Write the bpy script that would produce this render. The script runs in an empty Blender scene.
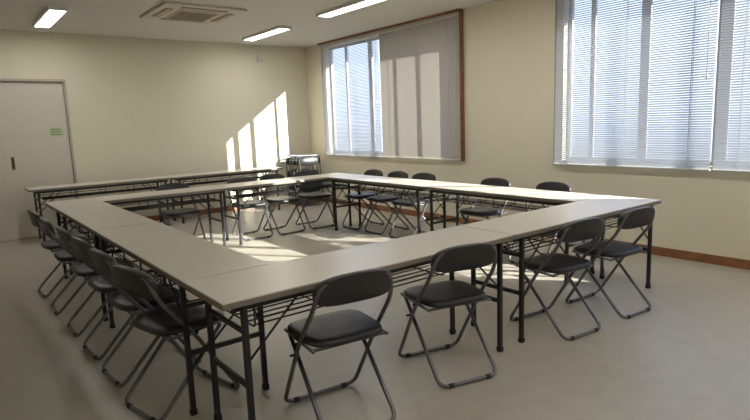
import bpy, bmesh, math, random
from mathutils import Vector, Matrix
random.seed(4)
scene = bpy.context.scene
try:
    scene.view_settings.view_transform = 'Standard'
    scene.view_settings.look = 'None'
    scene.view_settings.exposure = 0.85
except Exception as e:
    print(e)

# ------------------------------------------------------------ materials
def mat(name, col, rough=0.6, metal=0.0, noise=0.0, nscale=20.0, bump=0.0, spec=0.5, col2=None):
    m = bpy.data.materials.new(name); m.use_nodes = True
    nt = m.node_tree; b = nt.nodes["Principled BSDF"]
    b.inputs["Base Color"].default_value = (*col, 1)
    b.inputs["Roughness"].default_value = rough
    b.inputs["Metallic"].default_value = metal
    b.inputs["Specular IOR Level"].default_value = spec
    if noise > 0 or bump > 0:
        tc = nt.nodes.new("ShaderNodeTexCoord")
        n = nt.nodes.new("ShaderNodeTexNoise"); n.inputs["Scale"].default_value = nscale
        n.inputs["Detail"].default_value = 4
        nt.links.new(tc.outputs["Object"], n.inputs["Vector"])
        if noise > 0:
            r = nt.nodes.new("ShaderNodeValToRGB")
            a = tuple(c*(1-noise) for c in col); c2 = col2 or tuple(min(1, c*(1+noise)) for c in col)
            r.color_ramp.elements[0].color = (*a, 1); r.color_ramp.elements[0].position = .3
            r.color_ramp.elements[1].color = (*c2, 1); r.color_ramp.elements[1].position = .7
            nt.links.new(n.outputs["Fac"], r.inputs["Fac"])
            nt.links.new(r.outputs["Color"], b.inputs["Base Color"])
        if bump > 0:
            bp = nt.nodes.new("ShaderNodeBump"); bp.inputs["Strength"].default_value = bump
            bp.inputs["Distance"].default_value = 0.002
            nt.links.new(n.outputs["Fac"], bp.inputs["Height"])
            nt.links.new(bp.outputs["Normal"], b.inputs["Normal"])
    return m

def emis(name, col, s):
    m = bpy.data.materials.new(name); m.use_nodes = True
    nt = m.node_tree; nt.nodes.clear()
    o = nt.nodes.new("ShaderNodeOutputMaterial"); e = nt.nodes.new("ShaderNodeEmission")
    e.inputs["Color"].default_value = (*col, 1); e.inputs["Strength"].default_value = s
    nt.links.new(e.outputs[0], o.inputs[0]); return m

def slatmat(name, col, tcol, tr):
    m = bpy.data.materials.new(name); m.use_nodes = True
    nt = m.node_tree; nt.nodes.clear()
    o = nt.nodes.new("ShaderNodeOutputMaterial")
    d = nt.nodes.new("ShaderNodeBsdfDiffuse"); d.inputs["Color"].default_value = (*col, 1)
    t = nt.nodes.new("ShaderNodeBsdfTranslucent"); t.inputs["Color"].default_value = (*tcol, 1)
    mx = nt.nodes.new("ShaderNodeMixShader"); mx.inputs[0].default_value = tr
    nt.links.new(d.outputs[0], mx.inputs[1]); nt.links.new(t.outputs[0], mx.inputs[2])
    nt.links.new(mx.outputs[0], o.inputs[0]); return m

def glassmat(name):
    m = bpy.data.materials.new(name); m.use_nodes = True
    nt = m.node_tree; nt.nodes.clear()
    o = nt.nodes.new("ShaderNodeOutputMaterial")
    d = nt.nodes.new("ShaderNodeBsdfGlossy"); d.inputs["Roughness"].default_value = 0.02
    t = nt.nodes.new("ShaderNodeBsdfTransparent"); t.inputs["Color"].default_value = (.95, .97, .97, 1)
    mx = nt.nodes.new("ShaderNodeMixShader"); mx.inputs[0].default_value = .95
    nt.links.new(d.outputs[0], mx.inputs[1]); nt.links.new(t.outputs[0], mx.inputs[2])
    nt.links.new(mx.outputs[0], o.inputs[0]); return m

M_wall = mat("wall_cream_paper", (.75, .695, .555), .85, noise=.02, nscale=60, bump=.25)
M_ceil = mat("ceiling_board", (.68, .66, .62), .9, noise=.04, nscale=90, bump=.3)
M_floor = mat("floor_vinyl", (.42, .385, .32), .38, noise=.05, nscale=9, bump=.05, spec=.45)
M_base = mat("baseboard_wood", (.27, .11, .045), .45, noise=.2, nscale=12)
M_wood = mat("casing_wood", (.24, .11, .06), .45, noise=.2, nscale=14)
M_top = mat("table_laminate", (.68, .625, .54), .32, noise=.03, nscale=40)
M_edge = mat("table_edge_band", (.20, .175, .14), .5)
M_black = mat("black_steel", (.014, .014, .016), .4, spec=.5)
M_tube = mat("chair_tube_grey", (.16, .16, .17), .35, metal=.6)
M_vinyl = mat("chair_vinyl", (.026, .024, .026), .40, noise=.1, nscale=120, bump=.3)
M_rubber = mat("rubber", (.02, .02, .02), .8)
M_door = mat("door_panel", (.64, .60, .52), .6, noise=.02, nscale=30)
M_dtrim = mat("door_trim", (.44, .40, .33), .5)
M_dark = mat("dark_recess", (.03, .028, .025), .7)
M_alu = mat("window_aluminium", (.50, .47, .46), .4, metal=.3)
M_white = mat("fixture_white", (.72, .71, .67), .5)
M_ac = mat("ac_plastic", (.62, .57, .49), .5)
M_acd = mat("ac_grille", (.30, .24, .17), .6)
M_paper = mat("notice_paper", (.55, .58, .38), .8)
M_ink = mat("notice_print", (.10, .22, .10), .8)
M_brass = mat("pull_brass", (.5, .35, .12), .35, metal=.8)
M_slat = slatmat("slat_white", (.58, .60, .64), (.57, .61, .69), .36)
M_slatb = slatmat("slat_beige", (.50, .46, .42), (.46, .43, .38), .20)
M_rail = mat("blind_rail", (.55, .54, .50), .5)
M_glass = glassmat("window_glass")
M_conc = mat("exterior_concrete", (.45, .44, .42), .9, noise=.1, nscale=6)
M_lamp = emis("fluorescent_tube", (1.0, .98, .93), 13.5)
M_off = mat("fluorescent_tube_off", (.75, .75, .73), .3)

# ------------------------------------------------------------ mesh builder
class MB:
    def __init__(s): s.v = []; s.f = []; s.m = []; s.sm = []; s.mats = []
    def mi(s, m):
        if m not in s.mats: s.mats.append(m)
        return s.mats.index(m)
    def add(s, vs, fs, m, smooth=False):
        o = len(s.v); k = s.mi(m); s.v += [tuple(v) for v in vs]
        for f in fs:
            s.f.append(tuple(i+o for i in f)); s.m.append(k); s.sm.append(smooth)
    def box(s, x0, x1, y0, y1, z0, z1, m, bev=0.0, M=None):
        bm = bmesh.new(); bmesh.ops.create_cube(bm, size=1)
        for v in bm.verts:
            v.co = Vector(((x0+x1)/2+v.co.x*(x1-x0), (y0+y1)/2+v.co.y*(y1-y0), (z0+z1)/2+v.co.z*(z1-z0)))
        if bev > 0: bmesh.ops.bevel(bm, geom=bm.edges[:], offset=bev, segments=2, affect='EDGES', profile=.5)
        if M is not None: bm.transform(M)
        bm.verts.index_update()
        s.add([v.co[:] for v in bm.verts], [[v.index for v in f.verts] for f in bm.faces], m); bm.free()
    def tube(s, pts, r, m, closed=False, seg=8, caps=True, smooth=True, rot=0.0):
        P = [Vector(p) for p in pts]; n = len(P)
        T = []
        for i in range(n):
            a = P[(i-1) % n] if (closed or i > 0) else P[i]
            b = P[(i+1) % n] if (closed or i < n-1) else P[i]
            T.append((b-a).normalized())
        up = Vector((0, 0, 1)) if abs(T[0].z) < .9 else Vector((0, 1, 0))
        N = (up - T[0]*up.dot(T[0])).normalized()
        vs = []
        for i in range(n):
            N = (N - T[i]*N.dot(T[i])).normalized(); B = T[i].cross(N)
            for k in range(seg):
                a = 2*math.pi*k/seg+rot
                vs.append(P[i]+(N*math.cos(a)+B*math.sin(a))*r)
        fs = []
        for i in range(n if closed else n-1):
            j = (i+1) % n
            for k in range(seg):
                l = (k+1) % seg
                fs.append((i*seg+k, i*seg+l, j*seg+l, j*seg+k))
        if not closed and caps:
            fs.append(tuple(range(seg))[::-1]); fs.append(tuple((n-1)*seg+k for k in range(seg)))
        s.add(vs, fs, m, smooth)
    def pad(s, fn, prof, m, seg=40, e=3.2):
        vs = []; fs = []
        for sc, t in prof:
            for k in range(seg):
                a = 2*math.pi*k/seg; c, d = math.cos(a), math.sin(a)
                u = math.copysign(abs(c)**(2/e), c)*sc; v = math.copysign(abs(d)**(2/e), d)*sc
                vs.append(fn(u, v, t))
        for i in range(len(prof)-1):
            for k in range(seg):
                l = (k+1) % seg
                fs.append((i*seg+k, i*seg+l, (i+1)*seg+l, (i+1)*seg+k))
        fs.append(tuple(range(seg))[::-1]); fs.append(tuple((len(prof)-1)*seg+k for k in range(seg)))
        s.add(vs, fs, m, True)
    def mesh(s, name):
        me = bpy.data.meshes.new(name); me.from_pydata(s.v, [], s.f)
        for m in s.mats: me.materials.append(m)
        me.polygons.foreach_set("material_index", s.m); me.polygons.foreach_set("use_smooth", s.sm)
        me.update()
        bm = bmesh.new(); bm.from_mesh(me); bmesh.ops.recalc_face_normals(bm, faces=bm.faces); bm.to_mesh(me); bm.free()
        return me
    def obj(s, name, loc=(0, 0, 0), rz=0):
        return place(s.mesh(name), name, loc, rz)

def place(me, name, loc, rz=0, M=None):
    o = bpy.data.objects.new(name, me); scene.collection.objects.link(o)
    if M is not None: o.matrix_world = M
    else: o.location = loc; o.rotation_euler = (0, 0, rz)
    return o

def rnd(pts, r, closed=False, k=5):
    P = [Vector(p) for p in pts]; n = len(P); out = []
    for i in range(n):
        if not closed and i in (0, n-1): out.append(P[i]); continue
        a, b, c = P[(i-1) % n], P[i], P[(i+1) % n]
        ra = min(r, (a-b).length*.45); rc = min(r, (c-b).length*.45)
        p0 = b+(a-b).normalized()*ra; p2 = b+(c-b).normalized()*rc
        for j in range(k+1):
            t = j/k; out.append(p0*(1-t)**2+b*2*t*(1-t)+p2*t*t)
    return out

# ------------------------------------------------------------ room
XR, YB, ZC = 5.40, 8.83, 2.74
XL, YF = -1.35, -1.7
b = MB(); b.box(XL-.15, XR+.18, YF-.15, YB+.15, -.15, 0, M_floor); b.obj("floor")
b = MB(); b.box(XL-.15, XR+.18, YF-.15, YB+.15, ZC, ZC+.15, M_ceil); b.obj("ceiling")
b = MB(); b.box(XL-.15, XR+.18, YB, YB+.15, 0, ZC, M_wall); b.obj("wall_back")
b = MB(); b.box(XL-.15, XL, YF, YB, 0, ZC, M_wall); b.obj("wall_left")
b = MB(); b.box(XL-.15, XR+.18, YF-.15, YF, 0, ZC, M_wall); b.obj("wall_front")
W1 = (5.12, 8.20); W2 = (.50, 3.58); ZS, ZH = .88, 2.66; XO = XR+.15
b = MB()
b.box(XR, XO, YF, YB, 0, ZS, M_wall); b.box(XR, XO, YF, YB, ZH, ZC, M_wall)
b.box(XR, XO, YF, W2[0], ZS, ZH, M_wall); b.box(XR, XO, W2[1], W1[0], ZS, ZH, M_wall); b.box(XR, XO, W1[1], YB, ZS, ZH, M_wall)
b.obj("wall_right")
b = MB(); b.box(XO+.03, 6.28, -4, 12, 2.93, 3.05, M_conc, .01); b.obj("exterior_eave")
bh = .085
b = MB(); b.box(XR-.014, XR, YF, YB, 0, bh, M_base, .003); b.obj("baseboard_right")
b = MB(); b.box(1.56, XR-.014, YB-.014, YB, 0, bh, M_base, .003); b.box(XL, -.12, YB-.014, YB, 0, bh, M_base, .003); b.obj("baseboard_back")
b = MB(); b.box(XL, XL+.014, YF, YB-.014, 0, bh, M_base, .003); b.obj("baseboard_left")
b = MB(); b.box(XL+.014, XR-.014, YF, YF+.014, 0, bh, M_base, .003); b.obj("baseboard_front")

# windows (frames + glass) inside the openings
def window(name, y0, y1, mull):
    b = MB(); x0, x1 = XR+.09, XR+.14; t = .035
    b.box(x0, x1, y0, y1, ZS, ZS+t, M_alu, .003); b.box(x0, x1, y0, y1, ZH-t, ZH, M_alu, .003)
    b.box(x0, x1, y0, y0+t, ZS+t, ZH-t, M_alu, .003); b.box(x0, x1, y1-t, y1, ZS+t, ZH-t, M_alu, .003)
    for y, w in mull: b.box(x0+.008, x1-.008, y-w/2, y+w/2, ZS+t, ZH-t, M_alu, .003)
    b.box(XR+.114, XR+.118, y0+t, y1-t, ZS+t, ZH-t, M_glass)
    b.obj(name)
window("window_1", *W1, [(7.74, .04), (7.09, .09), (6.66, .12), (6.1, .05), (5.6, .05)])
window("window_2", *W2, [(3.30, .05), (2.75, .09), (2.05, .12), (1.45, .05), (1.0, .05)])

# wooden casing round each blind pair
def casing(name, y0, y1):
    b = MB(); t = .014; z0, z1 = .84, ZC
    b.box(XR-.07, XR, y0-t, y0, z0, z1-.001, M_wood, .002)
    b.box(XR-.018, XR, y1, y1+.012, z0, z1-.001, M_wood, .002)
    b.box(XR-.082, XR-.072, y0-t, y1+.01, z1-.035, z1-.001, M_wood, .002)
    b.obj(name)
casing("trim_1", 5.03, 8.285); casing("trim_2", .41, 3.665)

# venetian blinds
def blind(y0, y1, tilt, m, pitch=.0215, w=.025, z0=.845, z1=2.70):
    b = MB(); xc = XR-.045
    b.box(xc-.02, xc+.02, y0, y1, z1-.03, z1, M_rail, .003)
    z = z1-.045; c, s = math.cos(tilt), math.sin(tilt)
    while z > z0+.025:
        vs = []
        for k in range(4):
            a = (k/3-.5)*w; h = .0022*(1-(2*k/3-1)**2)
            dx = a*c - h*s; dz = a*s + h*c
            vs += [(xc+dx, y0+.004, z+dz), (xc+dx, y1-.004, z+dz)]
        b.add(vs, [(2*k, 2*k+1, 2*k+3, 2*k+2) for k in range(3)], m, True)
        z -= pitch
    b.box(xc-.012, xc+.012, y0, y1, z0, z0+.014, M_rail, .003)
    for f in (.12, .5, .88):
        y = y0+(y1-y0)*f
        for dx in (-.0145, .0145):
            b.box(xc+dx-.0006, xc+dx+.0006, y-.0025, y+.0025, z0+.01, z1-.03, m)
    b.tube([(xc-.022, y0+.06, z1-.03), (xc-.024, y0+.06, z1-1.0)], .003, M_rail, seg=6)
    b.tube([(xc-.024, y0+.06, z1-1.0), (xc-.024, y0+.06, z1-1.06)], .006, M_rail, seg=6)
    return b.obj("venetian_blind")
blind(6.675, 8.275, math.radians(40), M_slat)
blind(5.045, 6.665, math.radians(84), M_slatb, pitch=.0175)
blind(2.06, 3.655, math.radians(42), M_slat)
blind(.425, 2.04, math.radians(42), M_slat)

# ------------------------------------------------------------ doors on the back wall
def slide_door(name, x0, x1, yo, pullx):
    b = MB(); y1 = YB-.002-yo
    b.box(x0, x1, y1-.03, y1, .012, 2.08, M_door, .004)
    b.box(pullx-.022, pullx+.022, y1-.034, y1-.03, .93, 1.11, M_brass, .001)
    b.box(pullx-.014, pullx+.014, y1-.036, y1-.033, .945, 1.095, M_dark, .001)
    return b.obj(name)
slide_door("door_1", -.06, .735, .036, .10)
slide_door("door_2", .70, 1.47, .0, .775)
b = MB()
b.box(1.472, 1.505, YB-.06, YB, 0, 2.12, M_dtrim, .004); b.box(-.105, -.062, YB-.06, YB, 0, 2.12, M_dtrim, .004)
b.box(-.062, 1.472, YB-.075, YB, 2.085, 2.12, M_dtrim, .004); b.box(-.062, 1.472, YB-.08, YB, 0, .010, M_dtrim)
b.obj("trim_3")
b = MB()
b.box(1.235, 1.415, YB-.034, YB-.0325, 1.345, 1.475, M_paper)
for i in range(4): b.box(1.255, 1.395-.02*(i % 2), YB-.035, YB-.034, 1.37+i*.025, 1.38+i*.025, M_ink)
b.obj("door_notice")
b = MB(); b.box(4.44, 4.55, YB-.05, YB, 2.46, 2.55, M_white, .008); b.box(4.465, 4.525, YB-.054, YB-.049, 2.48, 2.53, M_ac, .004); b.obj("wall_speaker")

# ------------------------------------------------------------ ceiling fittings
def lamp(x, y, on=True):
    b = MB()
    b.box(-.10, .10, -.60, .60, -.012, 0, M_white, .003)
    b.box(-.10, -.08, -.60, .60, -.040, -.012, M_white, .003); b.box(.08, .10, -.60, .60, -.040, -.012, M_white, .003)
    b.box(-.08, .08, -.60, -.58, -.040, -.012, M_white, .003); b.box(-.08, .08, .58, .60, -.040, -.012, M_white, .003)
    b.box(-.075, .075, -.575, .575, -.036, -.014, M_lamp if on else M_off, .008)
    b.obj("ceiling_light", (x, y, ZC-.0005))
for x in (1.22, 4.0):
    for y in (7.62, 5.48, 3.25, 1.0, -.9): lamp(x, y, not (x < 2 and 2 < y < 6))  # rearmost row, unseen behind the camera, is added to make up brightness

b = MB()
R = .475
b.box(-R, R, -R, R, -.03, 0, M_ac, .012)
b.box(-.24, .24, -.24, .24, -.042, -.03, M_ac, .006)
for i in range(12):
    y = -.21+i*.038; b.box(-.215, .215, y-.008, y+.008, -.047, -.041, M_acd)
for sx, sy in ((0, 1), (0, -1), (1, 0), (-1, 0)):
    if sx == 0: b.box(-.26, .26, sy*.36-.045, sy*.36+.045, -.036, -.029, M_acd, .003); b.box(-.25, .25, sy*.36-.012, sy*.36+.012, -.043, -.036, M_ac, .002)
    else: b.box(sx*.36-.045, sx*.36+.045, -.26, .26, -.036, -.029, M_acd, .003); b.box(sx*.36-.012, sx*.36+.012, -.25, .25, -.043, -.036, M_ac, .002)
b.obj("air_conditioner_cassette", (2.58, 6.70, ZC-.0005))

# ------------------------------------------------------------ folding table
def table_mesh():
    b = MB(); L, D, H = 1.8, .45, .70
    b.box(-L/2+.004, L/2-.004, -D/2+.004, D/2-.004, H-.006, H, M_top, .002)
    b.box(-L/2, L/2, -D/2, D/2, H-.030, H-.0045, M_edge, .004)
    q = .0125
    for sy in (-1, 1):   # long steel rails
        b.box(-.84, .84, sy*.17-.010, sy*.17+.010, H-.062, H-.030, M_black, .002)
    for sx in (-1, 1):
        x = sx*.80
        b.box(x-.012, x+.012, -.17, .17, H-.062, H-.030, M_black, .002)
        for sy in (-1, 1):
            y = sy*.195
            b.box(x-q, x+q, y-q, y+q, .02, H-.030, M_black, .003)
            b.box(x-q-.003, x+q+.003, y-q-.003, y+q+.003, 0, .03, M_rubber, .003)
            b.tube([(x, sy*.178, H-.30), (x-sx*.26, sy*.178, H-.055)], .006, M_black, seg=6)
        b.box(x-.008, x+.008, -.19, .19, .30, .325, M_black, .002)
        b.box(x-.008, x+.008, -.19, .19, H-.16, H-.14, M_black, .002)
    zs = H-.145
    for i in range(6):
        y = -.15+i*.06; b.tube([(-.74, y, zs), (.74, y, zs)], .004, M_black, seg=6)
    for x in (-.74, -.37, 0, .37, .74):
        b.tube(rnd([(x, -.165, H-.055), (x, -.165, zs-.006), (x, .165, zs-.006), (x, .165, H-.055)], .02), .0045, M_black, seg=6)
    b.tube([(-.74, .165, zs+.03), (.74, .165, zs+.03)], .004, M_black, seg=6)
    b.tube([(-.74, -.165, zs+.03), (.74, -.165, zs+.03)], .004, M_black, seg=6)
    return b.mesh("folding_table")
TM = table_mesh()
def tbl(x, y, rz=0): place(TM, "folding_table", (x, y, 0), rz)
h = math.pi/2
X0, X1, Y0, Y1 = .80, 4.404, 2.03, 6.534
tbl(X0+.9, Y0+.225); tbl(X0+2.704, Y0+.225)
tbl(X0+.9, Y1-.225); tbl(X0+2.704, Y1-.225)
for x in (X0+.225, X1-.225):
    tbl(x, Y0+.453+.9, h); tbl(x, Y0+.453+2.704-.003, h)
tbl(.85+.9, 8.42); tbl(.85+2.704, 8.42)

# ------------------------------------------------------------ folding chair
def chair_mesh():
    b = MB(); r = .0105
    fr = [(-.20, .215, .0125), (.20, .215, .0125), (.205, -.03, .40), (.197, -.19, .60), (.170, -.230, .728), (-.170, -.230, .728), (-.197, -.19, .60), (-.205, -.03, .40)]
    b.tube(rnd(fr, .06, True), r, M_tube, closed=True, seg=10)
    rr = [(-.178, .135, .395), (-.178, -.235, .0125), (.178, -.235, .0125), (.178, .135, .395)]
    b.tube(rnd(rr, .055), r, M_tube, seg=10)
    for s in (-1, 1):
        b.tube([(s*.188, -.155, .405), (s*.188, .165, .412)], .008, M_tube, seg=8)
        b.tube([(s*.166, .065, .318), (s*.212, .065, .318)], .006, M_black, seg=8)
        b.tube([(s*.215, -.02, .405), (s*.17, -.02, .405)], .007, M_black, seg=8)
        b.tube([(s*.150, .215, .0125), (s*.120, .215, .0125)], .0125, M_rubber, seg=10)
        b.tube([(s*.130, -.235, .0125), (s*.100, -.235, .0125)], .0125, M_rubber, seg=10)
    b.tube([(-.17, .135, .395), (.17, .135, .395)], .008, M_tube, seg=8)
    b.tube([(-.188, -.14, .405), (.188, -.14, .405)], .008, M_tube, seg=8)
    def seat(u, v, t):
        w = .194+.008*v
        return (u*w, .005+v*.190, .430+t-.010*max(0, v)**3)
    b.pad(seat, [(.93, -.016), (.985, -.012), (1, -.003), (1, .006), (.97, .014), (.90, .018), (.6, .013), (.25, .011)], M_vinyl, e=4.2)
    def back(u, v, t):
        y = -.228+.030*u*u - .012*v
        return (u*.195, y+t, .670+v*.068+.014*(1-u*u))
    b.pad(back, [(.90, -.019), (.97, -.017), (1, -.008), (1, .008), (.97, .017), (.88, .020), (.5, .021)], M_vinyl, e=3.2)
    return b.mesh("folding_chair")
CM = chair_mesh()
def chair(x, y, deg): place(CM, "folding_chair", (x, y, 0), math.radians(deg))
chair(1.38, 2.12, -7); chair(2.12, 2.13, -14); chair(3.09, 2.09, -6); chair(3.68, 2.05, -4)
for y, a, x in ((2.80, -78, .86), (3.30, -86, .85), (3.78, -86, .84), (4.30, -90, .83), (4.92, -92, .81), (5.52, -88, .80)):
    chair(x, y, a)
chair(2.16, 6.50, 180); chair(3.02, 6.48, 176); chair(3.48, 6.48, 184); chair(3.98, 6.50, 180)
for y, a in ((5.95, 90), (5.45, 88), (4.95, 92), (3.85, 90), (3.15, 88)):
    chair(4.40, y, a)

# ------------------------------------------------------------ folded chairs stored in the corner
def folded_mesh():
    b = MB(); r = .0105
    b.tube(rnd([(-.20, .02, .0125), (.20, .02, .0125), (.20, .0, .86), (-.20, .0, .86)], .07, True), r, M_tube, closed=True, seg=8)
    b.tube(rnd([(-.178, .045, .60), (-.178, .05, .10), (.178, .05, .10), (.178, .045, .60)], .05), r, M_tube, seg=8)
    b.pad(lambda u, v, t: (u*.195, .035+t, .42+v*.19), [(.93, -.014), (1, -.004), (1, .004), (.93, .014)], M_vinyl, e=4)
    b.pad(lambda u, v, t: (u*.205, -.004+.02*u*u+t, .76+v*.07), [(.9, -.017), (1, -.006), (1, .006), (.9, .017)], M_vinyl, e=3.6)
    return b.mesh("folded_chair")
FM = folded_mesh()
for i in range(5):
    place(FM, "folded_chair", (0, 0, 0), M=Matrix.Translation((4.99+.015*(i % 2), 8.16+i*.115, 0.004)) @ Matrix.Rotation(math.radians(-4), 4, 'X'))

# ------------------------------------------------------------ light
sd = bpy.data.lights.new("sun", 'SUN'); sd.energy = 14.0; sd.angle = math.radians(.53); sd.color = (1, .96, .88)
so = bpy.data.objects.new("sun", sd); scene.collection.objects.link(so)
so.rotation_euler = Vector((-.72, 1, -.52)).to_track_quat('-Z', 'Y').to_euler()
so.location = (12, -4, 8)
w = bpy.data.worlds.new("outdoor_sky"); scene.world = w; w.use_nodes = True
nt = w.node_tree; bg = nt.nodes["Background"]
tc = nt.nodes.new("ShaderNodeTexCoord"); sp = nt.nodes.new("ShaderNodeSeparateXYZ"); cr = nt.nodes.new("ShaderNodeValToRGB")
mr = nt.nodes.new("ShaderNodeMapRange"); mr.inputs[1].default_value = -1; mr.inputs[2].default_value = 1
nt.links.new(tc.outputs["Generated"], sp.inputs[0]); nt.links.new(sp.outputs["Z"], mr.inputs[0]); nt.links.new(mr.outputs[0], cr.inputs[0])
e = cr.color_ramp.elements; e[0].position = .44; e[0].color = (.28, .28, .28, 1); e[1].position = .50; e[1].color = (.70, .80, 1, 1)
e2 = e.new(.75); e2.color = (.42, .58, 1, 1)
nt.links.new(cr.outputs[0], bg.inputs[0]); bg.inputs[1].default_value = 1.4

# ------------------------------------------------------------ camera
cd = bpy.data.cameras.new("camera"); cd.sensor_fit = 'HORIZONTAL'; cd.sensor_width = 36; cd.lens = 557.5/750*36
cd.clip_start = .02
co = bpy.data.objects.new("camera", cd); scene.collection.objects.link(co)
R3 = Matrix(((.7865, .1248, -.6048), (-.6164, .0995, -.7810), (-.0373, .9871, .1552)))
co.matrix_world = Matrix.Translation((0, 0, 1.38)) @ R3.to_quaternion().to_matrix().to_4x4()
scene.camera = co
